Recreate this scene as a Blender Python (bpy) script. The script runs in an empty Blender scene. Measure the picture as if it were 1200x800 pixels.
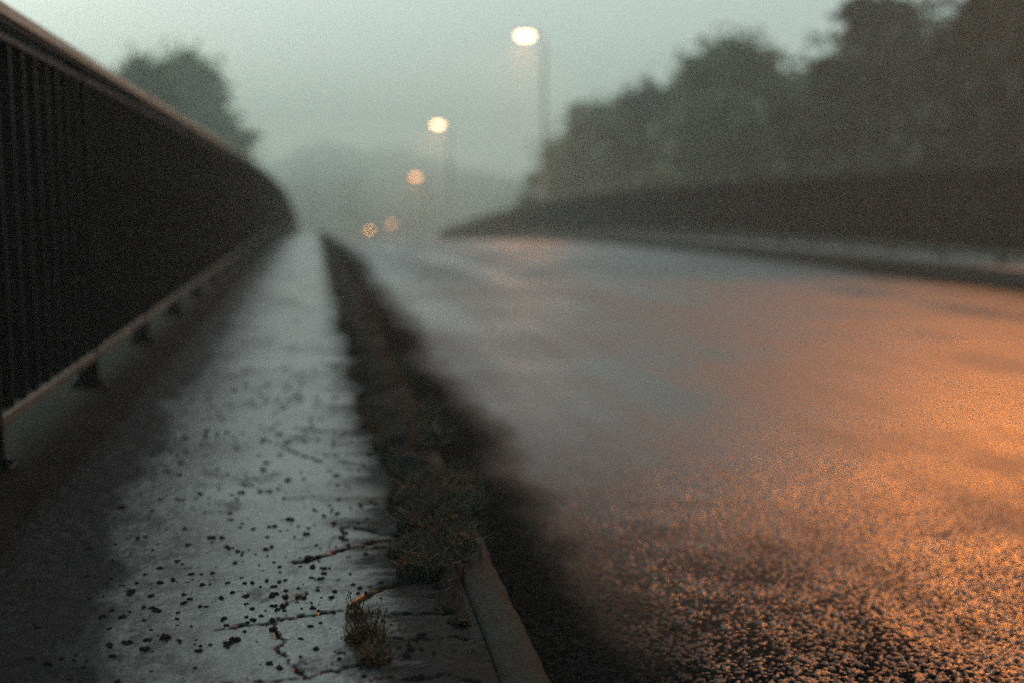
import bpy, math, random
import numpy as np
from mathutils import Matrix, Vector
R = math.radians
random.seed(7); rng = np.random.default_rng(7)
sc = bpy.context.scene
col = sc.collection

# ------------------------------------------------------------------ camera
EYE = 0.625
PITCH, YAW = 7.0986, 9.8403
cam_d = bpy.data.cameras.new('camera')
cam_d.sensor_width = 36; cam_d.lens = 40; cam_d.clip_start = 0.05; cam_d.clip_end = 3000
cam_d.dof.use_dof = True
cam_d.dof.focus_distance = 1.74
cam_d.dof.aperture_fstop = 1.7
cam_d.dof.aperture_blades = 0
cam = bpy.data.objects.new('camera', cam_d); col.objects.link(cam)
cam.location = (0, 0, EYE)
cam.rotation_euler = (R(90 - PITCH), 0, R(-YAW))
sc.camera = cam

# ------------------------------------------------------------------ sky, sun, exposure
SUN_EL, SUN_AZ = 26.0, -34.0         # soft light through overcast fog, degrees; azimuth from +Y towards +X
world = bpy.data.worlds.new('World'); sc.world = world; world.use_nodes = True
nt = world.node_tree; nt.nodes.clear()
sky = nt.nodes.new('ShaderNodeTexSky'); sky.sky_type = 'NISHITA'; sky.sun_disc = False
sky.sun_elevation = R(SUN_EL); sky.sun_rotation = R(SUN_AZ); sky.dust_density = 1.5; sky.air_density = 1.0
hs = nt.nodes.new('ShaderNodeHueSaturation'); hs.inputs['Saturation'].default_value = 0.46
bg = nt.nodes.new('ShaderNodeBackground'); bg.inputs['Strength'].default_value = 0.15
wo = nt.nodes.new('ShaderNodeOutputWorld')
tn = nt.nodes.new('ShaderNodeMix'); tn.data_type = 'RGBA'; tn.blend_type = 'MULTIPLY'; tn.inputs['Factor'].default_value = 1.0; tn.inputs[7].default_value = (.94, 1.0, .94, 1)   # grey-green dawn overcast
nt.links.new(sky.outputs[0], hs.inputs['Color']); nt.links.new(hs.outputs[0], tn.inputs[6]); nt.links.new(tn.outputs[2], bg.inputs['Color']); nt.links.new(bg.outputs[0], wo.inputs['Surface'])
sd = bpy.data.lights.new('sun', 'SUN'); sd.energy = 1.0; sd.angle = R(45); sd.color = (.80, 1, .90)
so = bpy.data.objects.new('sun', sd); col.objects.link(so)
so.rotation_euler = (R(90 - SUN_EL), 0, R(180 - SUN_AZ))
sc.view_settings.view_transform = 'Standard'; sc.view_settings.look = 'None'
sc.view_settings.gamma = 1.0; sc.view_settings.use_curve_mapping = False
sc.view_settings.exposure = 0.42
cy = sc.cycles
cy.use_denoising = False
cy.max_bounces = 6; cy.diffuse_bounces = 3; cy.glossy_bounces = 2; cy.volume_bounces = 1
cy.transparent_max_bounces = 4
cy.sample_clamp_indirect = 1.0; cy.sample_clamp_direct = 6.0
cy.caustics_reflective = False; cy.caustics_refractive = False

# ------------------------------------------------------------------ helpers
def mesh_data(name, V, F, mat=None, smooth=False):
    me = bpy.data.meshes.new(name)
    V = np.asarray(V, dtype=np.float32).reshape(-1, 3)
    if isinstance(F, np.ndarray):
        n, k = F.shape
        me.vertices.add(len(V)); me.vertices.foreach_set('co', V.ravel())
        me.loops.add(n * k); me.loops.foreach_set('vertex_index', F.ravel().astype(np.int32))
        me.polygons.add(n); me.polygons.foreach_set('loop_start', np.arange(0, n * k, k, dtype=np.int32))
        me.update(calc_edges=True); me.validate()
    else:
        me.from_pydata([tuple(map(float, v)) for v in V], [], F); me.update()
    if smooth: me.polygons.foreach_set('use_smooth', np.ones(len(me.polygons), dtype=bool))
    if mat: me.materials.append(mat)
    return me
def link(name, me, parent=None, loc=(0, 0, 0), rot=None, scale=None):
    o = bpy.data.objects.new(name, me); col.objects.link(o)
    o.location = loc
    if rot: o.rotation_euler = rot
    if scale: o.scale = scale
    if parent: o.parent = parent
    return o
def tag(o, label=None, cat=None, group=None, kind=None):
    if label: o['label'] = label
    if cat: o['category'] = cat
    if group: o['group'] = group
    if kind: o['kind'] = kind
    return o
def empty(name, loc, label=None, cat=None, group=None, kind=None):
    o = bpy.data.objects.new(name, None); col.objects.link(o); o.location = loc; o.empty_display_size = .2
    return tag(o, label, cat, group, kind)
class MB:
    def __init__(s): s.v = []; s.f = []
    def box(s, x0, x1, y0, y1, z0, z1, b=0.0):
        n = len(s.v)
        if b <= 0:
            s.v += [(x, y, z) for z in (z0, z1) for y in (y0, y1) for x in (x0, x1)]
            s.f += [tuple(n + i for i in q) for q in ((0, 2, 3, 1), (4, 5, 7, 6), (0, 1, 5, 4), (2, 6, 7, 3), (0, 4, 6, 2), (1, 3, 7, 5))]
        else:
            for z, d in ((z0, b), (z0 + b, 0), (z1 - b, 0), (z1, b)):
                for x, y in ((x0 + d, y0 + d), (x1 - d, y0 + d), (x1 - d, y1 - d), (x0 + d, y1 - d)):
                    s.v.append((x, y, z))
            for k in range(3):
                for i in range(4):
                    j = (i + 1) % 4
                    s.f.append((n + k*4 + i, n + k*4 + j, n + k*4 + 4 + j, n + k*4 + 4 + i))
            s.f.append((n + 3, n + 2, n + 1, n)); s.f.append((n + 12, n + 13, n + 14, n + 15))
        return s
    def tube(s, pts, radii, seg=8, cap=True):
        n0 = len(s.v); pts = [Vector(p) for p in pts]
        for i, p in enumerate(pts):
            t = (pts[min(i + 1, len(pts) - 1)] - pts[max(i - 1, 0)]).normalized()
            a = t.cross(Vector((0, 1, 0) if abs(t.y) < .9 else (1, 0, 0))).normalized(); c = t.cross(a)
            for k in range(seg):
                w = 2 * math.pi * k / seg
                s.v.append(tuple(p + (a * math.cos(w) + c * math.sin(w)) * radii[i]))
        for i in range(len(pts) - 1):
            for k in range(seg):
                j = (k + 1) % seg
                s.f.append((n0 + i*seg + k, n0 + i*seg + j, n0 + (i+1)*seg + j, n0 + (i+1)*seg + k))
        if cap:
            s.f.append(tuple(n0 + k for k in range(seg))); m = n0 + (len(pts) - 1) * seg
            s.f.append(tuple(m + seg - 1 - k for k in range(seg)))
        return s
    def data(s, name, mat, smooth=False): return mesh_data(name, s.v, s.f, mat, smooth)
def grid_faces(nr, nc):
    i = np.arange(nr - 1)[:, None] * nc + np.arange(nc - 1)[None, :]
    return np.stack([i, i + 1, i + nc + 1, i + nc], -1).reshape(-1, 4)
def vnoise(x, y, seed=0):
    """smooth value noise in [0,1]"""
    xi = np.floor(x).astype(np.int64); yi = np.floor(y).astype(np.int64); fx = x - xi; fy = y - yi
    fx = fx * fx * (3 - 2 * fx); fy = fy * fy * (3 - 2 * fy)
    def h(a, b):
        n = (a * 374761393 + b * 668265263 + seed * 1274126177) & 0x7fffffff
        n = ((n ^ (n >> 13)) * 1274126177) & 0x7fffffff
        return ((n ^ (n >> 16)) & 0xffff) / 65535.0
    return (h(xi, yi) * (1 - fx) + h(xi + 1, yi) * fx) * (1 - fy) + (h(xi, yi + 1) * (1 - fx) + h(xi + 1, yi + 1) * fx) * fy
def fbm(x, y, seed=0, o=4):
    r = 0; a = .5; t = 0
    for k in range(o):
        r = r + a * vnoise(x * 2**k, y * 2**k, seed + k); t += a; a *= .5
    return r / t
def stones(x, y, s, seed=0):
    """domed aggregate: height of the nearest jittered stone, each with its own top height"""
    X = x / s; Y = y / s; xi = np.floor(X).astype(np.int64); yi = np.floor(Y).astype(np.int64)
    best = np.full(X.shape, 9.0); hh = np.zeros(X.shape)
    for dx in (-1, 0, 1):
        for dy in (-1, 0, 1):
            a = xi + dx; b = yi + dy
            n = (a * 73856093 ^ b * 19349663 ^ (seed * 83492791)) & 0x7fffffff
            n = ((n ^ (n >> 15)) * 2246822519) & 0x7fffffff; r1 = (n & 1023) / 1023.
            n = ((n ^ (n >> 13)) * 3266489917) & 0x7fffffff; r2 = (n & 1023) / 1023.
            n = ((n ^ (n >> 16)) * 668265263) & 0x7fffffff; r3 = (n & 1023) / 1023.
            d = (X - a - r1)**2 + (Y - b - r2)**2
            m = d < best; best = np.where(m, d, best); hh = np.where(m, r3, hh)
    return np.clip(1 - best * 1.6, 0, 1)**.6 * (.35 + .65 * hh)
# long profile of the deck: level, over a crest, then down into the valley
_py = np.array([55., 66.7, 81.6, 107.5, 151., 200., 260., 2000.])
_pz = np.array([0., -2.3, -4.5, -8.0, -10.3, -11., -11., -11.])
def _crest(y): return -.00102 * np.maximum(y - 12.5, 0)**1.95
_pz[0] = _crest(55.)
_h = np.diff(_py); _dl = np.diff(_pz) / _h
_m = np.zeros(len(_py)); _m[0] = -.00102 * 1.95 * 42.5**.95
for _i in range(1, len(_py) - 1):
    if _dl[_i-1] * _dl[_i] > 0: _m[_i] = 2 / (1 / _dl[_i-1] + 1 / _dl[_i])
def prof(y):
    y = np.asarray(y, float)
    i = np.clip(np.searchsorted(_py, y) - 1, 0, len(_h) - 1); t = np.clip((y - _py[i]) / _h[i], 0, 1); h = _h[i]
    q = (2*t**3 - 3*t**2 + 1) * _pz[i] + (t**3 - 2*t**2 + t) * h * _m[i] + (-2*t**3 + 3*t**2) * _pz[i+1] + (t**3 - t**2) * h * _m[i+1]
    return np.where(y < 55, _crest(y), q)
def pz(y): return float(prof(y))
def slope(y): return math.atan((pz(y + .3) - pz(y - .3)) / .6)

# ------------------------------------------------------------------ materials
class N:
    def __init__(s, name):
        s.m = bpy.data.materials.new(name); s.m.use_nodes = True; s.t = s.m.node_tree; s.t.nodes.clear()
        s.out = s.new('ShaderNodeOutputMaterial'); s.p = s.new('ShaderNodeBsdfPrincipled'); s.link(s.p.outputs[0], s.out.inputs[0])
    def new(s, k, **kw):
        n = s.t.nodes.new(k)
        for a, b in kw.items(): setattr(n, a, b)
        return n
    def link(s, a, b): s.t.links.new(a, b)
    def set(s, inp, v):
        if hasattr(v, 'is_output'): s.link(v, inp)
        else: inp.default_value = v
    def P(s, **kw):
        for k, v in kw.items():
            s.set(s.p.inputs[{'color': 'Base Color', 'rough': 'Roughness', 'spec': 'Specular IOR Level', 'metal': 'Metallic', 'normal': 'Normal', 'coat': 'Coat Weight', 'coatr': 'Coat Roughness', 'trans': 'Transmission Weight', 'em': 'Emission Color', 'es': 'Emission Strength'}[k]],
                  (*v, 1) if isinstance(v, tuple) and len(v) == 3 else v)
    def pos(s): return s.new('ShaderNodeNewGeometry').outputs['Position']
    def obj(s): return s.new('ShaderNodeTexCoord').outputs['Object']
    def xyz(s, v): n = s.new('ShaderNodeSeparateXYZ'); s.link(v, n.inputs[0]); return n.outputs
    def scale(s, v, sx, sy, sz):
        n = s.new('ShaderNodeVectorMath', operation='MULTIPLY'); s.link(v, n.inputs[0]); n.inputs[1].default_value = (sx, sy, sz); return n.outputs[0]
    def noise(s, v, sc, det=4, rough=.55):
        n = s.new('ShaderNodeTexNoise'); s.link(v, n.inputs['Vector']); n.inputs['Scale'].default_value = sc; n.inputs['Detail'].default_value = det; n.inputs['Roughness'].default_value = rough; return n.outputs['Fac']
    def voro(s, v, sc, feat='F1', out='Distance'):
        n = s.new('ShaderNodeTexVoronoi', feature=feat); s.link(v, n.inputs['Vector']); n.inputs['Scale'].default_value = sc; return n.outputs[out]
    def math(s, op, a, b=0.0, c=None, clamp=False):
        n = s.new('ShaderNodeMath', operation=op); n.use_clamp = clamp; s.set(n.inputs[0], a); s.set(n.inputs[1], b)
        if c is not None: s.set(n.inputs[2], c)
        return n.outputs[0]
    def ramp(s, v, a, b, x=0.0, y=1.0, smooth=True):
        n = s.new('ShaderNodeMapRange'); n.interpolation_type = 'SMOOTHSTEP' if smooth else 'LINEAR'
        s.link(v, n.inputs['Value'])
        for k, w in zip(('From Min', 'From Max', 'To Min', 'To Max'), (a, b, x, y)): n.inputs[k].default_value = w
        return n.outputs['Result']
    def mix(s, f, a, b):
        n = s.new('ShaderNodeMix', data_type='RGBA'); s.set(n.inputs['Factor'], f)
        for q, w in ((n.inputs[6], a), (n.inputs[7], b)): s.set(q, (*w, 1) if isinstance(w, tuple) and len(w) == 3 else w)
        return n.outputs[2]
    def bump(s, h, strength=.5, dist=.01, normal=None):
        n = s.new('ShaderNodeBump'); n.inputs['Strength'].default_value = strength; n.inputs['Distance'].default_value = dist; s.link(h, n.inputs['Height'])
        if normal: s.link(normal, n.inputs['Normal'])
        return n.outputs[0]

def simple(name, c, rough=.6, spec=.5, metal=0., var=.25, nscale=30., bump=.0, coat=0.):
    n = N(name); v = n.obj(); f = n.noise(v, nscale, 5)
    n.P(color=n.mix(n.ramp(f, .3, .7), tuple(x * (1 - var) for x in c), tuple(x * (1 + var) for x in c)), rough=rough, spec=spec, metal=metal, coat=coat)
    if bump: n.P(normal=n.bump(n.noise(v, nscale * 3, 4), bump, .004))
    return n.m

def m_road():
    n = N('wet_asphalt'); v = n.pos(); X, Y, Z = n.xyz(v)
    sv = n.scale(v, 1, .07, 1)
    tracks = n.noise(sv, 1.6, 4, .6)                     # long wear streaks along the driving direction
    blot = n.noise(v, .9, 5, .6)
    fine = n.noise(v, 260, 3, .7)
    agg = n.voro(v, 105, out='Color'); aggv = n.xyz(agg)[0]
    base = n.mix(n.ramp(aggv, 0, 1), (.004, .005, .0048), (.017, .0185, .0175))
    base = n.mix(n.ramp(blot, .35, .7), base, n.mix(.55, base, (.03, .029, .028)))
    # gutter: wet silt and leaf mould washed against the kerb
    edge = n.math('ADD', X, n.math('MULTIPLY', n.math('SUBTRACT', n.noise(n.scale(v, 1, .45, 1), 2.2, 5, .65), .5), .4))
    dirt = n.ramp(edge, .46, .86, 1, 0)
    edge_r = n.math('ADD', X, n.math('MULTIPLY', n.math('SUBTRACT', n.noise(n.scale(v, 1, .45, 1), 1.7, 4, .6), .5), .6))
    dirt_r = n.ramp(edge_r, 5.85, 6.2)
    dirt = n.math('MAXIMUM', dirt, dirt_r)
    pit = n.math('MULTIPLY', n.new('ShaderNodeAttribute', attribute_name='pit').outputs['Fac'], 1.0)   # shade painted into the pits between stones, with silt towards the kerb
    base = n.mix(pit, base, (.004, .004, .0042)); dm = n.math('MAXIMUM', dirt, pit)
    n.P(color=n.mix(dirt, base, n.mix(n.ramp(n.noise(v, 70, 5, .75), .4, .65), (.004, .0055, .0055), (.016, .018, .017))))
    rough = n.math('ADD', n.ramp(tracks, .36, .64, .32, .50), n.ramp(blot, .36, .64, -.06, .10))
    n.P(rough=n.math('MAXIMUM', rough, n.math('MULTIPLY', dm, .85)), spec=n.math('SUBTRACT', .82, n.math('MULTIPLY', dm, .82)))
    vd = n.voro(v, 105); vd2 = n.voro(v, 240)
    h = n.math('ADD', n.math('MULTIPLY', vd, -1.0), n.math('MULTIPLY', fine, .5))
    h = n.math('ADD', h, n.math('MULTIPLY', vd2, -.4))
    n.P(normal=n.bump(h, .42, .0026))
    return n.m
def m_path():
    n = N('worn_path_asphalt'); v = n.pos(); X, Y, Z = n.xyz(v)
    blot = n.noise(v, 3.2, 5, .6); fine = n.noise(v, 420, 3, .7); mid = n.noise(v, 60, 4, .6)
    agg = n.xyz(n.voro(v, 230, out='Color'))[0]
    base = n.mix(n.ramp(agg, 0, 1), (.006, .0135, .0098), (.022, .044, .034))
    base = n.mix(n.ramp(blot, .40, .60), base, n.mix(.72, base, (.005, .009, .009)))
    w = n.math('MULTIPLY', n.math('SUBTRACT', n.noise(n.scale(v, 1, .6, 1), 2.6, 7, .66), .5), .5)
    eL = n.math('ADD', X, w); eL = n.math('SUBTRACT', eL, n.ramp(Y, 1.4, 2.7, .13, 0.))
    dL = n.math('MAXIMUM', n.ramp(eL, -.45, -.33, 1, 0), n.math('MULTIPLY', n.ramp(eL, -.44, -.12, 1, 0), n.ramp(n.noise(v, 26, 6, .75), .36, .62, .35, .95)))
    w2 = n.math('MULTIPLY', n.math('SUBTRACT', n.noise(n.scale(v, .6, 1.6, 1), 7, 7, .72), .5), .42)
    eR = n.math('ADD', X, w2); dR = n.ramp(eR, -.01, .13)
    # patches of silt strewn over the walking line
    pat = n.math('MULTIPLY', n.ramp(n.noise(n.scale(v, 1, .8, 1), 6.5, 7, .75), .52, .64), .8)
    pat = n.math('MAXIMUM', pat, n.math('MULTIPLY', n.ramp(n.noise(n.scale(v, 1.6, .5, 1), 1.9, 6, .7), .53, .62), .62))
    at = n.math('MULTIPLY', n.new('ShaderNodeAttribute', attribute_name='crack').outputs['Fac'], 2.5, clamp=True)
    dirt = n.math('MAXIMUM', n.math('MAXIMUM', n.math('MULTIPLY', dL, .97), dR), n.math('MAXIMUM', pat, at))
    dcol = n.mix(n.ramp(mid, .3, .7), (.004, .0055, .0055), (.010, .0125, .0125))
    n.P(color=n.mix(dirt, base, dcol))
    n.P(rough=n.math('ADD', n.ramp(blot, .3, .7, .23, .34), n.math('MULTIPLY', dirt, .22)), spec=n.math('SUBTRACT', 1.0, n.math('MULTIPLY', dirt, .97)))
    h = n.math('ADD', n.math('MULTIPLY', n.voro(v, 230), -1.), n.math('MULTIPLY', fine, .7))
    n.P(normal=n.bump(h, .34, .0014))
    return n.m
def m_concrete(name, a, b, sc_=18, dirt=.4, spec=.2):
    n = N(name); v = n.pos(); f = n.noise(v, sc_, 6, .65); g = n.noise(v, 3, 5, .6)
    c = n.mix(n.ramp(f, .3, .7), a, b)
    n.P(color=n.mix(n.math('MULTIPLY', n.ramp(g, .42, .6), dirt), c, (.012, .012, .011)), rough=.8, spec=spec)
    n.P(normal=n.bump(n.math('ADD', n.noise(v, 300, 3, .7), n.math('MULTIPLY', n.voro(v, 160), -.6)), .6, .003))
    return n.m
def m_leaf(name, a, b):
    n = N(name); oi = n.new('ShaderNodeObjectInfo').outputs['Random']; f = n.noise(n.obj(), 1.1, 4, .6); f2 = n.noise(n.obj(), 14, 2)
    k = n.math('ADD', n.math('MULTIPLY', f, .7), n.math('MULTIPLY', f2, .4))
    k = n.math('ADD', k, n.math('MULTIPLY', n.math('SUBTRACT', oi, .5), .25))
    n.P(color=n.mix(n.ramp(k, .35, .75), a, b), rough=.55, spec=.3)
    tr = n.new('ShaderNodeBsdfTranslucent'); tr.inputs['Color'].default_value = (b[0], b[1], b[2] * .7, 1)
    ms = n.new('ShaderNodeMixShader'); ms.inputs[0].default_value = .22
    n.link(n.p.outputs[0], ms.inputs[1]); n.link(tr.outputs[0], ms.inputs[2]); n.link(ms.outputs[0], n.out.inputs[0])
    return n.m
def m_rail(name, a, b, rough, spec, rust):
    n = N(name); v = n.pos(); f = n.noise(n.scale(v, 1, .35, 1), 14, 6, .7); g = n.noise(v, 90, 4, .7)
    c = n.mix(n.ramp(f, .35, .65), a, b)
    n.P(color=n.mix(n.ramp(g, .60, .72, 0, rust), c, (.11, .035, .014)), rough=n.ramp(g, .3, .7, rough - .08, rough + .15), spec=spec)
    n.P(normal=n.bump(n.noise(v, 160, 4, .7), .25, .002))
    return n.m
def emis(name, c, s):
    n = N(name); n.P(color=(.8, .8, .8), em=c, es=s, rough=.3); return n.m

M = dict(
    road=m_road(), path=m_path(),
    kerb=m_concrete('kerb_stone', (.004, .006, .0058), (.028, .034, .031), 130, .6, .1),
    plinth=m_concrete('edge_concrete', (.003, .0055, .0055), (.008, .0125, .012), 16, .6, .03),
    deck=m_concrete('deck_concrete', (.16, .16, .15), (.26, .25, .24), 6, .5),
    black=m_rail('black_railing_paint', (.0018, .0042, .005), (.004, .008, .009), .45, .10, .3),
    rail=m_rail('weathered_handrail', (.13, .11, .085), (.25, .205, .16), .38, .5, .2),
    bottom=m_rail('worn_grey_rail', (.025, .031, .031), (.065, .074, .072), .42, .5, .4),
    steel=simple('galvanised_steel', (.30, .31, .31), .55, .5, .6, .15, 12),
    lamp=simple('lamp_housing', (.30, .31, .31), .4, .5, .1, .1, 10),
    soil=simple('dark_wet_soil', (.0032, .0055, .005), .85, .06, 0, .4, 60, .6),
    clod=simple('black_dirt_crumb', (.006, .0065, .0065), .8, .15, 0, .4, 200, .5),
    bark=simple('dark_bark', (.035, .03, .025), .85, .2, 0, .4, 14, .6),
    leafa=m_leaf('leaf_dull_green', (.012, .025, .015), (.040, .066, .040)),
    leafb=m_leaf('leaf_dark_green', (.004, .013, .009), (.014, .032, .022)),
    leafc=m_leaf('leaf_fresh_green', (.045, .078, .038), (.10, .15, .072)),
    grass=m_leaf('verge_grass', (.004, .008, .0045), (.015, .025, .012)),
    dry=m_leaf('dry_weed', (.03, .022, .010), (.09, .06, .025)),
    earth=simple('meadow_earth', (.022, .028, .014), .9, .2, 0, .5, .6, .3),
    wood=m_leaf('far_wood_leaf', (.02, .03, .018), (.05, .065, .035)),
)
LAMP_COL = (1.0, .55, .25)

# ------------------------------------------------------------------ ground
YE = 175.0
def ground_z(x, y):
    p = prof(y); d = np.abs(x - 3.4)
    z = p - .75 - np.clip((d - 4.6) / 9, 0, 1)**1.1 * 2.2 + (fbm(x * .09, y * .09, 3) - .5) * 1.6 * np.clip((d - 5) / 8, 0, 1)
    z = z + np.interp(y, [170, 240, 330, 430, 560, 700], [0, 5, 11, 19, 31, 34]) * (.25 + .75 * np.exp(-((x - 22) / 62)**2))
    side = np.clip((d - 60) / 200, 0, 1); z = z + side * 6 * (1 - np.clip((y - 250) / 100, 0, 1))
    return z
gx = np.unique(np.concatenate([np.linspace(-700, -60, 28), np.linspace(-60, 60, 81), np.linspace(60, 700, 28)]))
gy = np.unique(np.concatenate([np.linspace(-700, -20, 20), np.linspace(-20, 180, 120), np.linspace(180, 320, 40), np.linspace(320, 700, 18)]))
GX, GY = np.meshgrid(gx, gy)
tag(link('ground', mesh_data('ground', np.stack([GX, GY, ground_z(GX, GY)], -1), grid_faces(len(gy), len(gx)), M['earth'], True)), kind='structure')

# ------------------------------------------------------------------ deck, road, paths
XL_OUT, XK0, XK1 = -.95, .230, .304            # outer edge, kerb stone inner and outer face
XR0, XR1, XR_OUT = 6.60, 6.72, 7.98            # right kerb, outer edge
RZ0, RZ1, PR = -.15, -.195, -.06               # road level at the kerbs, right pavement level
def ribbon(name, xs, dz, ys, mat, kind='structure', smooth=True):
    xs = np.asarray(xs, float); dz = np.asarray(dz, float); P = prof(ys)
    V = np.stack(np.broadcast_arrays(xs[None, :], ys[:, None], P[:, None] + dz[None, :]), -1)
    o = link(name, mesh_data(name, V, grid_faces(len(ys), len(xs)), mat, smooth))
    return tag(o, kind=kind)
yl = np.concatenate([np.arange(-14, 30, 1.), np.arange(30, YE + 1, 2.)])
# the slab below everything
xs = [XL_OUT, XL_OUT, XK0 + .04, XK0 + .05, XR0 + .05, XR0 + .06, XR_OUT, XR_OUT, XL_OUT]
dz = [-.62, -.03, -.03, -.30, -.34, -.10, -.10, -.70, -.62]
o = ribbon('bridge_deck', xs, dz, yl, M['deck'], smooth=False)

# road: fine displaced aggregate nearest the camera, plain sheet with bumps beyond
def road_z(x): return RZ0 + (RZ1 - RZ0) * (x - XK1) / (XR0 - XK1)
RX0, RXN, RY0, RY1 = XK1 - .01, 3.3, 1.45, 4.3
nx, ny = 880, 600
x = np.linspace(RX0, RXN, nx); y = RY0 * (RY1 / RY0)**np.linspace(0, 1, ny)
X, Y = np.meshgrid(x, y)
wx = X + (vnoise(X * 90, Y * 90, 5) - .5) * .005; wy = Y + (vnoise(X * 90, Y * 90, 6) - .5) * .005
fade = np.clip((RXN - X) / .3, 0, 1) * np.clip((RY1 - Y) / 1.9, 0, 1)**.8 * np.clip((Y - RY0) / .03, 0, 1)
st = stones(wx, wy, .0080, 1) * .0058 + stones(wx, wy, .0046, 2) * .0018 - .0038
fill = np.clip((1.20 - X + (fbm(X * 3, Y * 1.5, 23) - .5) * .5) / .75, 0, 1)     # silt standing higher towards the kerb
pit = np.clip((-.0002 + (fbm(X * 12, Y * 12, 8) - .5) * .003 + (.0029 * fill) - st) / .0010, 0, 1) * np.clip((RXN - X) / .6, 0, 1) * np.clip((RY1 - Y) / 2.6, 0, 1)  # low spots to be coloured dark as painted shade; fill adds the silt
lowd = (fbm(X * 6, Y * 6, 9) - .5) * .006
gut = np.clip((.52 + (fbm(X * 5, Y * 2.5, 21) - .5) * .3 - X) / .15, 0, 1)
st = st * (1 - .55 * gut) + gut * (fbm(X * 45, Y * 45, 22) - .5) * .006
Z = road_z(X) + (st + lowd) * fade
V = np.stack([X, Y, Z], -1)
x2 = np.array([RXN, 4.2, 5.2, 6.2, XR0 + .01]); parts_V = [V.reshape(-1, 3)]; parts_F = [grid_faces(ny, nx)]; off = ny * nx
def add_sheet(xs_, ys_):
    global off
    a, b = np.meshgrid(xs_, ys_); parts_V.append(np.stack([a, b, prof(b) + road_z(a)], -1).reshape(-1, 3))
    parts_F.append(grid_faces(len(ys_), len(xs_)) + off); off += a.size
xall = np.concatenate([np.linspace(RX0, RXN, 9), x2[1:]])
add_sheet(x2, np.linspace(RY0, RY1, 5)); add_sheet(xall, np.linspace(-14, RY0, 4))
add_sheet(xall, np.concatenate([np.linspace(RY1, 40, 40), np.linspace(40, YE, 68)[1:]]))
me = mesh_data('road', np.concatenate(parts_V), np.concatenate(parts_F), M['road'], True)
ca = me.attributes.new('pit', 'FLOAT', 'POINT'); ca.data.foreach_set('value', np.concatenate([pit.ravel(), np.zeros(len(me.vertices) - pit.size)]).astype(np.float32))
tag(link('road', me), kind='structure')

# left path, with open cracks, lifted edges and pits
cracks = [
    ([(-.15, 1.645), (-.121, 1.652), (-.093, 1.655), (-.069, 1.671), (-.05, 1.67), (-.029, 1.686), (.003, 1.692), (.049, 1.702)], .0034),
    ([(-.067, 1.664), (-.069, 1.626), (-.058, 1.587), (-.063, 1.564), (-.044, 1.516), (-.027, 1.463)], .0036),
    ([(-.027, 1.463), (.001, 1.469), (.03, 1.481), (.073, 1.485)], .0038), ([(-.027, 1.463), (-.06, 1.45), (-.12, 1.452), (-.2, 1.43)], .002),
    ([(.09, 1.575), (.128, 1.559), (.153, 1.559), (.184, 1.565), (.207, 1.553)], .0038),
    ([(.049, 1.705), (.071, 1.761), (.107, 1.791), (.143, 1.811), (.2, 1.83)], .013),
    ([(-.049, 1.951), (-.02, 1.952), (.017, 1.995), (.06, 2.013), (.115, 2.042), (.16, 2.06)], .009),
    ([(.054, 1.674), (.099, 1.671), (.146, 1.653), (.2, 1.654)], .0042), ([(-.051, 1.715), (-.045, 1.747), (-.026, 1.788)], .003),
    ([(.019, 1.531), (.06, 1.513)], .0025), ([(.067, 1.44), (.111, 1.429), (.154, 1.432), (.2, 1.41)], .0036),
    ([(-.06, 3.15), (.016, 3.087), (.1, 3.05)], .012), ([(-.124, 3.026), (-.093, 2.913), (-.038, 2.804), (.003, 2.727)], .008),
    ([(-.166, 2.525), (-.127, 2.489), (-.08, 2.426)], .006), ([(-.04, 2.93), (-.012, 2.925), (.053, 2.914), (.125, 2.928), (.19, 2.92)], .013),
    ([(.03, 2.16), (.064, 2.142), (.118, 2.097), (.19, 2.06)], .007), ([(.054, 2.718), (.121, 2.639), (.19, 2.62)], .010),
    ([(.0, 3.5), (.08, 3.46), (.19, 3.55)], .010), ([(.05, 4.3), (.13, 4.2), (.19, 4.25)], .02), ([(.02, 5.2), (.19, 5.1)], .02),
]
px0, px1, py0, py1 = -.575, XK0 - .003, 1.10, 4.9
nx, ny = 215, 560
x = np.linspace(px0, px1, nx); y = py0 * (py1 / py0)**np.linspace(0, 1, ny); X, Y = np.meshgrid(x, y)
JX = X + (fbm(X * 50, Y * 50, 31, 5) - .5) * .030; JY = Y + (fbm(X * 50, Y * 50, 32, 5) - .5) * .030
crack = np.zeros(X.shape)
for pts, w in cracks:
    dmin = np.full(X.shape, 9.)
    for (ax, ay), (bx, by) in zip(pts[:-1], pts[1:]):
        ux, uy = bx - ax, by - ay; t = np.clip(((JX - ax) * ux + (JY - ay) * uy) / (ux*ux + uy*uy), 0, 1)
        dmin = np.minimum(dmin, np.hypot(JX - ax - t * ux, JY - ay - t * uy))
    ww = w * (.3 + .9 * vnoise(X * 45, Y * 45, 41)) * .85
    brk = np.clip((fbm(X * 14, Y * 14, 43) - .36) * 6, 0, 1) if pts[0][1] > 2.3 else 1.0
    crack = np.maximum(crack, np.clip(1.35 - dmin / ww * 1.0, 0, 1) * brk)
grain = stones(X, Y, .0062, 11) * .0018 + stones(X, Y, .013, 12) * .0010
und = (fbm(X * 4.5, Y * 3, 14) - .5) * .014
silt = np.clip((-.36 + (fbm(X * 6, Y * 4, 51) - .5) * .25 - X) / .1, 0, 1)
Z = grain * (1 - .4 * silt) + silt * (fbm(X * 50, Y * 50, 52) - .45) * .008 + und - crack * .007
fy = np.clip((py1 - Y) / .6, 0, 1) * np.clip((Y - py0) / .02, 0, 1)
Z = Z * fy - .002 + prof(Y)
V1 = np.stack([X, Y, Z], -1).reshape(-1, 3); F1 = grid_faces(ny, nx)
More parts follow.
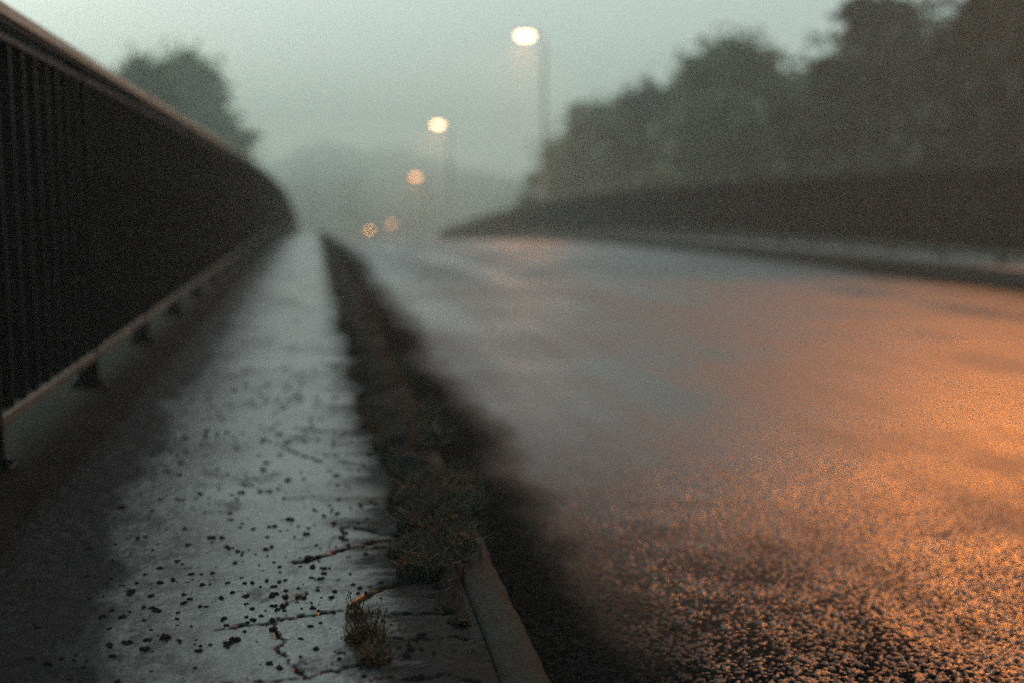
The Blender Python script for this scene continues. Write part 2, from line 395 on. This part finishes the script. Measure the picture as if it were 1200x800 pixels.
def sheet(xs_, ys_, dz_):
    a, b = np.meshgrid(xs_, ys_); return np.stack([a, b, prof(b) + dz_], -1).reshape(-1, 3), grid_faces(len(ys_), len(xs_))
V2, F2 = sheet(np.linspace(px0, px1, 5), np.concatenate([np.linspace(py1, 40, 45), np.linspace(40, YE, 68)[1:]]), -.002)
V3, F3 = sheet(np.linspace(px0, px1, 5), np.linspace(-14, py0, 4), -.002)
me = mesh_data('pavement', np.concatenate([V1, V2, V3]), np.concatenate([F1, F2 + len(V1), F3 + len(V1) + len(V2)]), M['path'], True)
ca = me.attributes.new('crack', 'FLOAT', 'POINT'); ca.data.foreach_set('value', np.concatenate([crack.ravel() * fy.ravel(), np.zeros(len(V2) + len(V3))]).astype(np.float32))
tag(link('pavement', me), kind='structure')

# raised concrete edge strip that carries the railing
ys = np.concatenate([np.linspace(-14, 1, 8), np.linspace(1.05, 9, 240), np.linspace(9.3, YE, 120)])
ee = (fbm(ys * 3, ys * 0, 61) - .5) * .05; X = np.stack([np.full_like(ys, XL_OUT), np.full_like(ys, XL_OUT), np.full_like(ys, -.75), -.58 + ee, -.555 + ee], 1)
zz = (fbm(X * 8, ys[:, None] * 8 + 0 * X, 62) - .5) * .008; Zt = prof(ys)[:, None] + np.array([[-.60, .018, .026, .022, -.03]]) + zz
tag(link('railing_plinth', mesh_data('railing_plinth', np.stack([X, np.broadcast_to(ys[:, None], X.shape), Zt], -1), grid_faces(len(ys), 5), M['plinth'], True)), kind='structure')
# right pavement
ribbon('right_pavement', [XR1 + .002, 6.95, 7.4, XR_OUT, XR_OUT], [PR, PR + .005, PR, PR - .01, -.72], yl, M['deck'])

# kerb stones (each stone a piece of its kerb)
def kerb_mesh(k, x0, x1, zt, zb, L):
    r = np.random.default_rng(90 + k); n = 30
    prof_x = np.array([x0, x0, x0 + .008, (x0 + x1) / 2, x1 - .022, x1 - .008, x1, x1 + .008])
    prof_z = np.array([zb, zt - .012, zt, zt + .002, zt, zt - .008, zt - .028, zb])
    yy = np.linspace(0, L, n); Vv = np.zeros((n, len(prof_x), 3))
    Vv[..., 0] = prof_x; Vv[..., 1] = yy[:, None]; Vv[..., 2] = prof_z
    Vv[:, 3:7, 2] += (fbm(yy[:, None] * 22 + k * 9, prof_x[None, 3:7] * 60, 70 + k) - .5) * .010
    Vv[:, 4:7, 0] += (fbm(yy[:, None] * 30 + k * 7, prof_x[None, 4:7] * 9, 80 + k) - .5) * .016
    for e in (0, n - 1): Vv[e, 1:7, 2] -= .007; Vv[e, 4:7, 0] -= .005
    F = [tuple(q) for q in grid_faces(n, 8)]
    m = n * 8; F += [tuple(range(8)), tuple(range(m - 1, m - 9, -1))]
    return mesh_data('kerb_stone', Vv, F, M['kerb'], True)
KL = .92
for nm, args, a, b in (('left_kerb', (XK0, XK1, .004, -.27), -.62, 100), ('right_kerb', (XR0 + .002, XR1, PR + .006, -.33), 5.0, 100)):
    root = empty(nm, (0, 0, 0), kind='structure')
    vs = [kerb_mesh(k, *args, KL - .009) for k in range(4)]
    if nm == 'right_kerb':
        for me in vs:           # face turned towards the road
            co = np.zeros(len(me.vertices) * 3, dtype=np.float32); me.vertices.foreach_get('co', co); co = co.reshape(-1, 3)
            co[:, 0] = args[0] + args[1] - co[:, 0]; me.vertices.foreach_set('co', co.ravel()); me.flip_normals(); me.update()
    i = 0; y = a
    while y < b:
        o = link('kerb_stone', vs[i % 4], root, (random.uniform(-.003, .003), y, pz(y + KL / 2) - math.tan(slope(y + KL/2)) * KL / 2 + random.uniform(-.003, .003)), (slope(y + KL / 2), 0, random.uniform(-.003, .003)))
        y += KL; i += 1

# ------------------------------------------------------------------ railings
BAY = 1.158
def railing(name, label, Xc, side, zoff, y0, nb, barmat, railmat):
    """side: +1 when the road is at +x of the railing"""
    root = empty(name, (Xc, y0, pz(y0) + zoff), label, 'railing', 'railings along both edges of the road')
    rx, ry, rz = root.location
    def part(nm, me, y, z, tilt=0., par=root, dx=0.):
        return link(nm, me, par, (dx, y - ry, z - rz), (tilt, 0, 0))
    post = MB().box(-.032, .032, -.006, .006, .03, 1.05).data('post', M['black'])
    plate = MB().box(-.052, .052, -.03, .03, .022, .032, .003).data('base_plate', M['black'])
    bolt = MB().tube([(0, 0, .036), (0, 0, .052)], [.011, .009], 6).data('bolt', M['black'])
    bar = MB().box(-.027, .027, -.0055, .0055, .142, .99).data('baluster', barmat)
    brail = MB().box(-.029, .029, .012, BAY - .012, .112, .141, .003).data('bottom_rail', M['bottom'])
    trail = MB().box(-.029, .029, .012, BAY - .012, .991, 1.010, .003).data('top_rail', M['bottom'] if False else M['black'])
    ys_ = np.linspace(y0 - .1, y0 + nb * BAY + .1, nb * 2 + 2)
    def strip(nm, hw, z0, z1, mat):
        a = np.array([-hw, hw, hw + .0, hw - .004, -hw + .004, -hw, -hw]); b = np.array([z0, z0, z1 - .004, z1, z1, z1 - .004, z0])
        P = prof(ys_) + zoff
        V = np.stack(np.broadcast_arrays(a[None], (ys_ - ry)[:, None], (P - rz)[:, None] + b[None]), -1)
        F = [tuple(q) for q in grid_faces(len(ys_), 7)]; F += [tuple(range(6)), tuple(len(ys_) * 7 - 2 - k for k in range(6))]
        return link(nm, mesh_data(nm, V, F, mat), root)
    strip('handrail', .038, 1.048, 1.078, railmat)
    strip('handrail_shade_strip', .030, 1.036, 1.0475, M['black'])  # black strip added below the handrail to paint its underside in shade
    nbar = 0; far = MB()
    for b in range(nb + 1):
        y = y0 + b * BAY; z = pz(y) + zoff
        pm = part('post', post, y, z)
        link('base_plate', plate, pm)
        if b < 8:
            for sx in (-.041, .041): link('bolt', bolt, pm, (sx, .0, -.004))
        if b == nb: break
        t = math.atan2(pz(y + BAY) - pz(y), BAY)
        part('bottom_rail', brail, y, z, t); part('top_rail', trail, y, z, t)
        for k in range(1, 9):
            yb = y + k * BAY / 9; zb = z + (pz(y + BAY) - pz(y)) * k / 9
            if nbar < 300:
                part('baluster', bar, yb, zb); nbar += 1
            else:
                far.box(-.027, .027, yb - ry - .0055, yb - ry + .0055, zb - rz + .142, zb - rz + .99)
    if far.v: tag(link('far_balusters', far.data('far_balusters', barmat), root), kind='stuff')
    return root
railing('left_railing' if False else 'bridge_railing', 'tall black bar railing close on the left beside the cracked footpath', -.73, 1, 0, 2.672 - 3 * BAY, 44, M['black'], M['rail'])
railing('bridge_railing', 'dark bar railing across the road in front of the trees', 7.1, -1, PR, 7.4, 50, M['black'], M['black'])

# ------------------------------------------------------------------ street lamps
LENS_E = 70.0
def lamp_parts():
    H = 6.85
    pole = MB().tube([(0, 0, 0), (0, 0, 1.3), (0, 0, 1.32), (0, 0, H - .35)], [.062, .06, .05, .038], 14).data('pole', M['steel'], True)
    arm = MB().tube([(0, 0, H - .35), (-.01, 0, H - .12), (-.08, 0, H - .0), (-.22, 0, H + .05), (-.34, 0, H + .07)], [.042, .04, .034, .03, .03], 10).data('arm', M['steel'], True)
    # luminaire: a flattened, tapering shell with an open underside
    hv = []; hf = []; secs = [(-.28, .035, .03), (-.36, .06, .055), (-.48, .185, .09), (-.72, .205, .085), (-.92, .15, .06), (-.98, .07, .03)]
    nseg = 14
    for (sx, w, h) in secs:
        for k in range(nseg):
            a = 2 * math.pi * k / nseg; cz = math.sin(a)
            hv.append((sx, w * math.cos(a), H + .075 + (h * cz if cz > 0 else .022 * cz)))
    for i in range(len(secs) - 1):
        for k in range(nseg):
            j = (k + 1) % nseg; hf.append((i*nseg + k, i*nseg + j, (i+1)*nseg + j, (i+1)*nseg + k))
    hf += [tuple(range(nseg)), tuple(range((len(secs)) * nseg - 1, (len(secs) - 1) * nseg - 1, -1))]
    head = mesh_data('lamp_head', hv, hf, M['lamp'], True)
    # shallow glass bowl
    lv = []; lf = []; rings = [(1, .0), (.95, .08), (.72, .145), (.3, .17)]; ns = 20
    for (q, dz_) in rings:
        for k in range(ns):
            a = 2 * math.pi * k / ns; lv.append((-.66 + .28 * q * math.cos(a), .19 * q * math.sin(a), H + .052 - dz_))
    for i in range(3):
        for k in range(ns):
            j = (k + 1) % ns; lf.append((i*ns + k, (i+1)*ns + k, (i+1)*ns + j, i*ns + j))
    lf.append(tuple(3 * ns + k for k in range(ns - 1, -1, -1)))
    base = MB().tube([(0, 0, -.02), (0, 0, .02)], [.15, .15], 14).data('base_plate', M['steel'])
    door = MB().box(-.09, -.078, -.04, .04, .45, .95, .003).data('access_door', M['steel'])
    return H, pole, arm, head, lv, lf, base, door
H, L_pole, L_arm, L_head, LV, LF, L_base, L_door = lamp_parts()
lamp_light = None
def street_lamp(hx, hy, hz, label, glow, power, aim=None):
    """hx, hy, hz: where the lit glass hangs"""
    root = empty('street_lamp', (hx + .68, hy, hz - H + .02), label, 'street lamp', 'sodium street lamps along the right side of the road')
    link('pole', L_pole, root); link('base_plate', L_base, root); link('access_door', L_door, root); link('arm', L_arm, root)
    h = link('lamp_head', L_head, root)
    e = emis('sodium_glow', LAMP_COL if glow > 20 else (1, .38, .10), glow)
    link('lens', mesh_data('lens', LV, LF, e, True), h)
    ld = bpy.data.lights.new('lamp_light', 'SPOT'); ld.energy = power; ld.color = (1, .27, .02); ld.spot_size = R(172); ld.spot_blend = 1.0; ld.shadow_soft_size = .11
    lo = bpy.data.objects.new('lamp_light', ld); col.objects.link(lo); lo.parent = h; lo.location = (-.66, 0, H - .145); lo.rotation_euler = (0, R(15), 0)
    if aim:                  # shielded optic turned onto the near carriageway
        lo.rotation_euler = Vector(aim).to_track_quat('-Z', 'Y').to_euler(); ld.spot_size = R(90); ld.spot_blend = .55
for a in [
    (8.0, 12.0, pz(12.) + 6.5, 'sodium street lamp just outside the right of the picture, lighting the near road', 25, 3000, (-5.4, -8.4, -7.0)),
    (7.2, 39.0, 6.12, 'nearest glowing street lamp, highest of the row, in front of the pale sky', 30, 1600),
    (7.2, 66.7, 4.90, 'second glowing street lamp, white disc lower and left of the highest one', 30, 1600),
    (7.2, 81.6, 2.19, 'faint orange street lamp just below and left of the second white one', 5.5, 900),
    (7.2, 107.5, -1.68, 'faintest street lamp, right one of the low pair above the crest of the road', 3.2, 600),
    (7.2, 151.0, -3.40, 'farthest street lamp, left one of the low pair above the crest of the road', 14, 600)]:
    street_lamp(*a)

# ------------------------------------------------------------------ trees
def leaf_cloud(n, lobes, size, r):
    """leaf faces through the volume of overlapping lobes, denser near each lobe's skin"""
    lobes = np.array(lobes); w = lobes[:, 3]**2 * 1.0; w /= w.sum()
    k = r.choice(len(lobes), n, p=w); d = r.normal(size=(n, 3)); d /= np.linalg.norm(d, axis=1)[:, None]
    rad = lobes[k, 3] * (r.uniform(0, 1, n)**.42) * (1 + .7 * np.abs(r.normal(size=n)) * (r.uniform(size=n) < .34))
    P = lobes[k, :3] + d * rad[:, None] * np.array([1, 1, .85])
    nrm = d + r.normal(size=(n, 3)) * .7; nrm /= np.linalg.norm(nrm, axis=1)[:, None]
    t = np.cross(nrm, r.normal(size=(n, 3))); t /= np.linalg.norm(t, axis=1)[:, None]; b = np.cross(nrm, t)
    s = size * r.uniform(.6, 1.4, n)[:, None]
    V = np.stack([P - t * s, P + b * s * .45 + nrm * s * .12, P + t * s, P - b * s * .45 + nrm * s * .12], 1).reshape(-1, 3)
    return V, np.arange(4 * n).reshape(-1, 4)
def tree_meshes(seed, hgt, rad, pointy, n, leaf, mat):
    """crown and trunk of one tree with its foot at the origin"""
    r = np.random.default_rng(seed); lobes = []; limbs = MB()
    top = hgt * .93; lean = r.normal(size=2) * .15
    limbs.tube([(0, 0, -.3), (0, 0, .4), (lean[0] * .4, lean[1] * .4, hgt * .3), (lean[0], lean[1], hgt * .62), (lean[0] * 1.3, lean[1] * 1.3, top)], [.19, .15, .12, .07, .015], 8)
    nl = 38
    for i in range(nl):
        u = (i + .5) / nl; z = hgt * (.10 + .80 * u)
        env = (math.sin(math.pi * min(1, (u * .70 + .24)))**.7) * (1 - pointy * u) * rad
        a = i * 2.4 + r.uniform(-.6, .6); q = env * r.uniform(.25, .85)
        c = (q * math.cos(a) + lean[0] * u, q * math.sin(a) + lean[1] * u, z + r.uniform(-.3, .3))
        lr = rad * r.uniform(.20, .42) * (1 - .35 * u)
        lobes.append((*c, lr))
        if i % 2 == 0:          # ragged twigs standing out of the crown
            w = r.uniform(.55, .95); lobes.append((c[0] + math.cos(a) * lr * w, c[1] + math.sin(a) * lr * w, c[2] + lr * r.uniform(.3, .9), lr * .42))
        s0 = max(.1, z - q * .7 - .3)
        limbs.tube([(lean[0] * s0 / hgt, lean[1] * s0 / hgt, s0), (c[0] * .55, c[1] * .55, s0 + (z - s0) * .45), c], [.05 * (1.3 - u), .032, .008], 5, False)
    lobes.append((lean[0], lean[1], top - rad * .12, rad * .26))
    V, F = leaf_cloud(n, lobes, leaf, r)
    return mesh_data('crown', V, F, mat), limbs.data('trunk', M['bark'], True)
def gz(x, y): return float(ground_z(np.float64(x), np.float64(y)))
kinds = {}
def tree(x, y, top, rad, kind, label, group, rot, leafmat='leafa'):
    """top: height of the crown's tip above the footpath's level"""
    key = (kind, leafmat)
    if key not in kinds:
        pointy = {0: .30, 1: .62, 2: .12}[kind]
        kinds[key] = tree_meshes(200 + kind * 7 + len(kinds), 8., 2.6, pointy, 13000, .165, M[leafmat])
    cr, tk = kinds[key]; z = gz(x, y); s = (top - z) / 8.
    root = empty('tree', (x, y, z), label, 'tree', group); root.rotation_euler = (0, 0, rot); root.scale = (rad / 2.6, rad / 2.6, s)
    link('trunk', tk, root); link('crown', cr, root)
G = 'trees behind the right railing'
for (x, y, t, r_, k, lab, mt) in [
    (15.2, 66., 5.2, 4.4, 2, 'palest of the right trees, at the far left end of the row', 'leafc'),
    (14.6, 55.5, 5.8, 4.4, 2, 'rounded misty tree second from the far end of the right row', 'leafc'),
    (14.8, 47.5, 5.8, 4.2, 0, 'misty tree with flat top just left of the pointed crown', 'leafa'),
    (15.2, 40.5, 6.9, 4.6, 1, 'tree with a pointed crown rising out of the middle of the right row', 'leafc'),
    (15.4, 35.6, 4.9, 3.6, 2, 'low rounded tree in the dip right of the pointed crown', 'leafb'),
    (15.6, 33.4, 4.9, 3.0, 2, 'narrow tree between the dip and the tall forked tree', 'leafa'),
    (15.2, 28.9, 6.3, 3.7, 1, 'tall ragged tree left of a notch of sky in the right row', 'leafa'),
    (14.8, 23.8, 5.5, 3.4, 0, 'broad dark tree right of the notch of sky', 'leafb'),
    (14.6, 21.6, 5.6, 3.3, 0, 'dark tree whose top is cut by the right top corner', 'leafb'),
    (14.2, 18.4, 5.6, 2.4, 2, 'near dark tree at the very right edge of the picture', 'leafb')]:
    tree(x, y, t, r_, k, lab, G, random.uniform(0, 6.28), mt)
for (x, y, t, r_, k, lab, mt) in [
    (18.6, 44., 5.2, 2.8, 2, 'back tree in the second rank behind the pointed crown', 'leafa'),
    (18.8, 34., 5.0, 2.8, 2, 'back tree in the second rank behind the dip of the row', 'leafb'),
    (18.2, 30., 4.6, 3.6, 2, 'back tree in the second rank behind the notch of sky', 'leafb'),
    (18.2, 21., 5.2, 2.8, 0, 'back tree in the second rank at the right edge', 'leafb')]:
    tree(x, y, t, r_, k, lab, G, random.uniform(0, 6.28), mt)
# understorey on the bank right behind the railing
S = 'shrubs on the bank behind the right railing'
shr = []
for v in range(3):
    r = np.random.default_rng(300 + v); lob = []
    for i in range(14):
        a = r.uniform(0, 6.28); q = r.uniform(0, 1.1); lob.append((q * math.cos(a), q * math.sin(a), r.uniform(.35, 2.0) * (1 - .25 * q), r.uniform(.4, .7)))
    V, F = leaf_cloud(3600, lob, .11, r)
    st_ = MB()
    for i in range(6):
        c = lob[i]; st_.tube([(0, 0, -.2), (c[0] * .4, c[1] * .4, c[2] * .5), c[:3]], [.035, .025, .008], 5, False)
    shr.append((mesh_data('foliage', V, F, M['leafb' if v < 2 else 'leafa']), st_.data('stem', M['bark'], True)))
yy = 14.0; i = 0
while yy < 62:
    x = 10.4 + random.uniform(-.7, .9); z = gz(x, yy)
    root = empty('shrub', (x, yy, z), 'dark leafy shrub in the hedge-like growth right behind the far railing', 'shrub', S)
    k = random.uniform(.95, 1.25); root.scale = (k * 1.25, k * 1.25, (pz(yy) + random.uniform(.5, 1.2) - z) / 2.3); root.rotation_euler = (0, 0, random.uniform(0, 6.28))
    f, s_ = shr[i % 3]; link('foliage', f, root); link('stem', s_, root)
    yy += 1.9 + yy * .018; i += 1
# left trees
G2 = 'trees behind the left railing'
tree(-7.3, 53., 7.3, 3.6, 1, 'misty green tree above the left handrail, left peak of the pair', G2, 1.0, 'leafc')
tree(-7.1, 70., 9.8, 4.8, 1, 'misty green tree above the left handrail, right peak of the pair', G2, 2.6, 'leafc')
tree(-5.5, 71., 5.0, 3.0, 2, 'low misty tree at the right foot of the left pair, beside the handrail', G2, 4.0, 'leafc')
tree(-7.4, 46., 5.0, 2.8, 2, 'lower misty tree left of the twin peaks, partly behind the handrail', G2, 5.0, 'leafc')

# far-off wood closing the valley
r = np.random.default_rng(12); Vs = []; Fs = []; o_ = 0
for i in range(560):
    q = r.uniform() ** .9; y = 172 + 390 * q; x = 14 + r.uniform(-1, 1) * (45 + 75 * q); h = r.uniform(8.5, 12)
    z = float(ground_z(x, y)); w = h * .36
    lob = [(x + r.normal() * w * .4, y + r.normal() * w * .4, z + h * q, w * (1.05 - .6 * q)) for q in (.2, .35, .5, .65, .8, .93)]
    V, F = leaf_cloud(300, lob, .75, r); Vs.append(V); Fs.append(F + o_); o_ += len(V)
tag(link('far_wood', mesh_data('far_wood', np.concatenate(Vs), np.concatenate(Fs), M['wood'])), 'pale wooded hillside lost in the fog beyond the road', 'wood', kind='stuff')

# ------------------------------------------------------------------ verge: soil seam, grass, weeds
ys = 1.60 * (75 / 1.60)**np.linspace(0, 1, 620); nc = 22
u = np.linspace(0, 1, nc)
inL = .185 - .035 * np.clip((ys - 1.7) / .5, 0, 1) + (fbm(ys * 17, ys * 0 + 1, 71, 6) - .5) * .12 + (fbm(ys * 4.2, ys * 0 + 7, 75, 3) - .5) * .09 + .03 * np.clip((1.95 - ys) / .35, 0, 1)
ov = np.clip((ys - 1.75) / .45, 0, 1)
inR = .218 + ov * .9 * (.075 + (fbm(ys * 7, ys * 0 + 4, 72, 5) - .5) * .16)
inL = np.minimum(inL, inR - .02)
X = inL[:, None] + (inR - inL)[:, None] * u[None]; Yg = np.broadcast_to(ys[:, None], X.shape)
hump = np.sin(np.pi * u)[None]**.7 * (.006 + .030 * ov[:, None]) * (.5 + fbm(X * 30, Yg * 14, 73)) + (fbm(X * 60, Yg * 60, 74) - .5) * .008
Zg = prof(ys)[:, None] + np.where((u == 0) | (u == 1), -.012, .002 + hump)
tag(link('soil_seam', mesh_data('soil_seam', np.stack([X, Yg, Zg], -1), grid_faces(len(ys), nc), M['soil'], True)), 'strip of dark wet soil along the kerb', 'soil', kind='stuff')
def blades(n, xs_, ys_, hs, r, bend=.6, wid=.0013):
    """curved grass blades, three segments each"""
    V = np.zeros((n, 7, 3)); a = r.uniform(0, 6.283, n); zb = prof(ys_)
    w = wid * r.uniform(.6, 1.5, n); dx = np.cos(a); dy = np.sin(a); bx = -dy; by = dx; be = bend * r.uniform(.2, 1.2, n)
    for k, (t, wk) in enumerate(((0, 1.), (.4, .85), (.75, .55), (1., 0))):
        f = hs * be * t**2; cx = xs_ + dx * f; cy_ = ys_ + dy * f; cz = zb + hs * (t - .45 * be * t**2)
        if k < 3:
            V[:, 2*k] = np.stack([cx - bx * w * wk, cy_ - by * w * wk, cz], 1); V[:, 2*k+1] = np.stack([cx + bx * w * wk, cy_ + by * w * wk, cz], 1)
        else: V[:, 6] = np.stack([cx, cy_, cz], 1)
    b = np.arange(n)[:, None] * 7
    Q = np.concatenate([b + np.array([[0, 1, 3, 2]]), b + np.array([[2, 3, 5, 4]]), b + np.array([[4, 5, 6, 6]])])
    T = np.concatenate([b + np.array([[0, 1, 3]]), b + np.array([[0, 3, 2]]), b + np.array([[2, 3, 5]]), b + np.array([[2, 5, 4]]), b + np.array([[4, 5, 6]])])
    return V.reshape(-1, 3), T
r = np.random.default_rng(44); n = 26000
yb = 1.5 * (30 / 1.5)**(r.uniform(0, 1, n)**1.25); dens = fbm(yb * 3.1, yb * 0 + 2, 81, 4)
keep = r.uniform(size=n) < np.clip((dens - .30) * 3.2, .08, 1) * np.clip((yb - 1.45) / .6, .04, 1); yb = yb[keep]; n = len(yb)
iL = np.interp(yb, ys, inL); iR = np.interp(yb, ys, inR); xb = iL + (iR - iL) * r.normal(.52, .36, n)
xb = np.clip(xb, iL - .012 * r.uniform(size=n), iR + .03)
hb = r.uniform(.012, .052, n) * (.6 + .9 * np.interp(yb, ys, fbm(ys * 3.1, ys * 0 + 2, 81, 4))) * np.clip(.35 + (yb - 1.5) * 1.2, .35, 1.1)
V, F = blades(n, xb, yb, hb, r, .9, .0014 + .0)
tag(link('verge_grass', mesh_data('verge_grass', V, F, M['grass'])), 'short dark grass growing out of the seam beside the kerb', 'grass', kind='stuff')
# separate weeds one can tell apart
def weed(x, y, n, h, spread, label, mat, seed, seedheads=0):
    r = np.random.default_rng(seed); z = pz(y)
    root = empty('weed_tuft', (x, y, z), label, 'weed', 'weeds in the cracks of the footpath')
    a = r.uniform(0, 6.28, n); q = spread * r.uniform(0, 1, n)**.7
    V, F = blades(n, q * np.cos(a), y + q * np.sin(a), h * r.uniform(.35, 1.1, n), r, .9, .0011)
    V[:, 1] -= y; V[:, 2] -= z; link('blades', mesh_data('blades', V, F, mat), root)
    m = MB()
    for i in range(seedheads):
        a_ = r.uniform(0, 6.28); q_ = spread * r.uniform(.2, 1.); hh = h * r.uniform(.7, 1.5); tip = Vector((q_ * math.cos(a_) * 1.6, q_ * math.sin(a_) * 1.6, hh))
        m.tube([(q_ * .3 * math.cos(a_), q_ * .3 * math.sin(a_), 0), (tip.x * .7, tip.y * .7, hh * .6), tip], [.0007, .0006, .0004], 4, False)
        for k in range(4):
            c = tip + Vector(r.normal(size=3)) * .004; m.tube([c + Vector((0, 0, -.0022)), c, c + Vector((0, 0, .0022))], [.0003, .0013, .0003], 5, False)
    if seedheads: link('stalks', m.data('stalks', M['dry']), root)
weed(.062, 1.575, 260, .032, .030, 'dry yellowish weed tuft in the near crack, close to the bottom edge', M['dry'], 1, 16)
weed(.068, 1.50, 200, .030, .026, 'small weed tuft nearest the camera, below the yellowish one', M['dry'], 2, 10)
weed(.055, 1.665, 120, .022, .022, 'low sprouting weed where two cracks meet beside the soil bank', M['dry'], 3, 6)
weed(.225, 1.98, 420, .055, .06, 'tall dark grass clump leaning over the kerb stone', M['grass'], 4, 14)
weed(.275, 2.24, 260, .062, .05, 'thin stalky grass clump on the kerb edge above the gutter', M['grass'], 5, 14)
weed(.17, 1.86, 260, .05, .045, 'reddish seeded weed at the inner edge of the soil bank', M['grass'], 6, 12)

# ------------------------------------------------------------------ dirt crumbs on the path
def crumb_mesh(k):
    r = np.random.default_rng(400 + k); V = []; F = []
    for c in range(1 + k % 3):
        o0 = len(V); off_ = r.normal(size=2) * (.0 if c == 0 else .85)
        ring = 7
        V.append((off_[0], off_[1], .62 * r.uniform(.8, 1.2)))
        for zl, rr in ((.42, .72), (.08, 1.0)):
            for i in range(ring):
                a = 6.283 * i / ring + r.uniform(-.2, .2); q = rr * r.uniform(.75, 1.2); V.append((off_[0] + q * math.cos(a), off_[1] + q * math.sin(a), zl * r.uniform(.7, 1.3) - .1))
        for i in range(ring):
            j = (i + 1) % ring; F.append((o0, o0 + 1 + i, o0 + 1 + j)); F.append((o0 + 1 + i, o0 + 1 + ring + i, o0 + 1 + ring + j, o0 + 1 + j))
    return V, F
CM = [crumb_mesh(k) for k in range(6)]
CMe = [mesh_data('dirt_crumb', V, F, M['clod']) for V, F in CM]
r = np.random.default_rng(61); spots = []
# clusters seen around the cracks, then a loose scatter
cl = [(-.04, 1.76, .05, 12), (-.075, 1.73, .03, 7), (-.03, 1.90, .06, 10), (.01, 1.86, .05, 9), (-.10, 1.95, .05, 9), (-.12, 1.84, .07, 10), (.05, 1.85, .03, 6), (-.24, 1.72, .08, 12), (-.30, 1.86, .06, 12), (-.12, 2.12, .07, 9), (-.02, 2.18, .07, 9), (.06, 2.08, .05, 9),
      (.03, 2.35, .07, 8), (-.07, 2.45, .06, 8), (-.22, 2.1, .1, 9), (-.18, 1.6, .09, 8), (.02, 1.6, .05, 6), (.13, 1.53, .04, 8), (-.30, 1.60, .08, 8), (.10, 2.3, .04, 8)]
for (cx_, cy_, s, k) in cl:
    for i in range(k): spots.append((cx_ + r.normal() * s * .6, cy_ + r.normal() * s, r.uniform(.0022, .0056)))
for i in range(720):
    y = 1.35 + 3.0 * r.uniform()**1.3; spots.append((r.uniform(-.42, .14), y, (.0014 + .0046 * r.uniform()**2.4) * (1 + .15 * (y - 1.4))))
spots = [s for s in spots if -.5 < s[0] < .19 and s[1] > 1.32]
def path_z(x, y):
    return float(np.float64((fbm(np.array([x * 4.5]), np.array([y * 3.]), 14)[0] - .5) * .014 * min(1, max(0, (4.9 - y) / .6)) - .001 + pz(y)))
order = sorted(range(len(spots)), key=lambda i: -spots[i][2] / spots[i][1])
big = set(order[:70]); SV = []; SF = []
for i, (x, y, s) in enumerate(spots):
    k = int(r.integers(0, 6)); a = r.uniform(0, 6.28); z = path_z(x, y)
    if i in big:
        o = link('dirt_crumb', CMe[k], None, (x, y, z), (0, 0, a), (s, s, s * 1.5))
        tag(o, 'small black crumb of dirt lying loose on the grey footpath', 'dirt crumb', 'dirt crumbs scattered over the footpath')
    else:
        V, F = CM[k]; b = len(SV); ca_, sa_ = math.cos(a), math.sin(a)
        SV += [(x + s * (v[0] * ca_ - v[1] * sa_), y + s * (v[0] * sa_ + v[1] * ca_), z + s * 1.5 * v[2]) for v in V]; SF += [tuple(b + q for q in f) for f in F]
tag(link('dirt_grit', mesh_data('dirt_grit', SV, SF, M['clod'])), 'fine black grit scattered over the grey footpath', 'grit', kind='stuff')

# ------------------------------------------------------------------ haze
hz = N('haze'); hz.t.nodes.clear()
out = hz.new('ShaderNodeOutputMaterial'); pv = hz.new('ShaderNodeVolumePrincipled')
pv.inputs['Color'].default_value = (.88, .96, .88, 1); pv.inputs['Density'].default_value = .0050; pv.inputs['Anisotropy'].default_value = .1
hz.link(pv.outputs[0], out.inputs['Volume'])
zb = float(ground_z(GX, GY).min()) - 1.0
tag(link('haze', MB().box(-706, 706, -706, 706, zb, 54).data('haze', hz.m)), 'pale morning fog filling the valley', 'fog', kind='stuff')
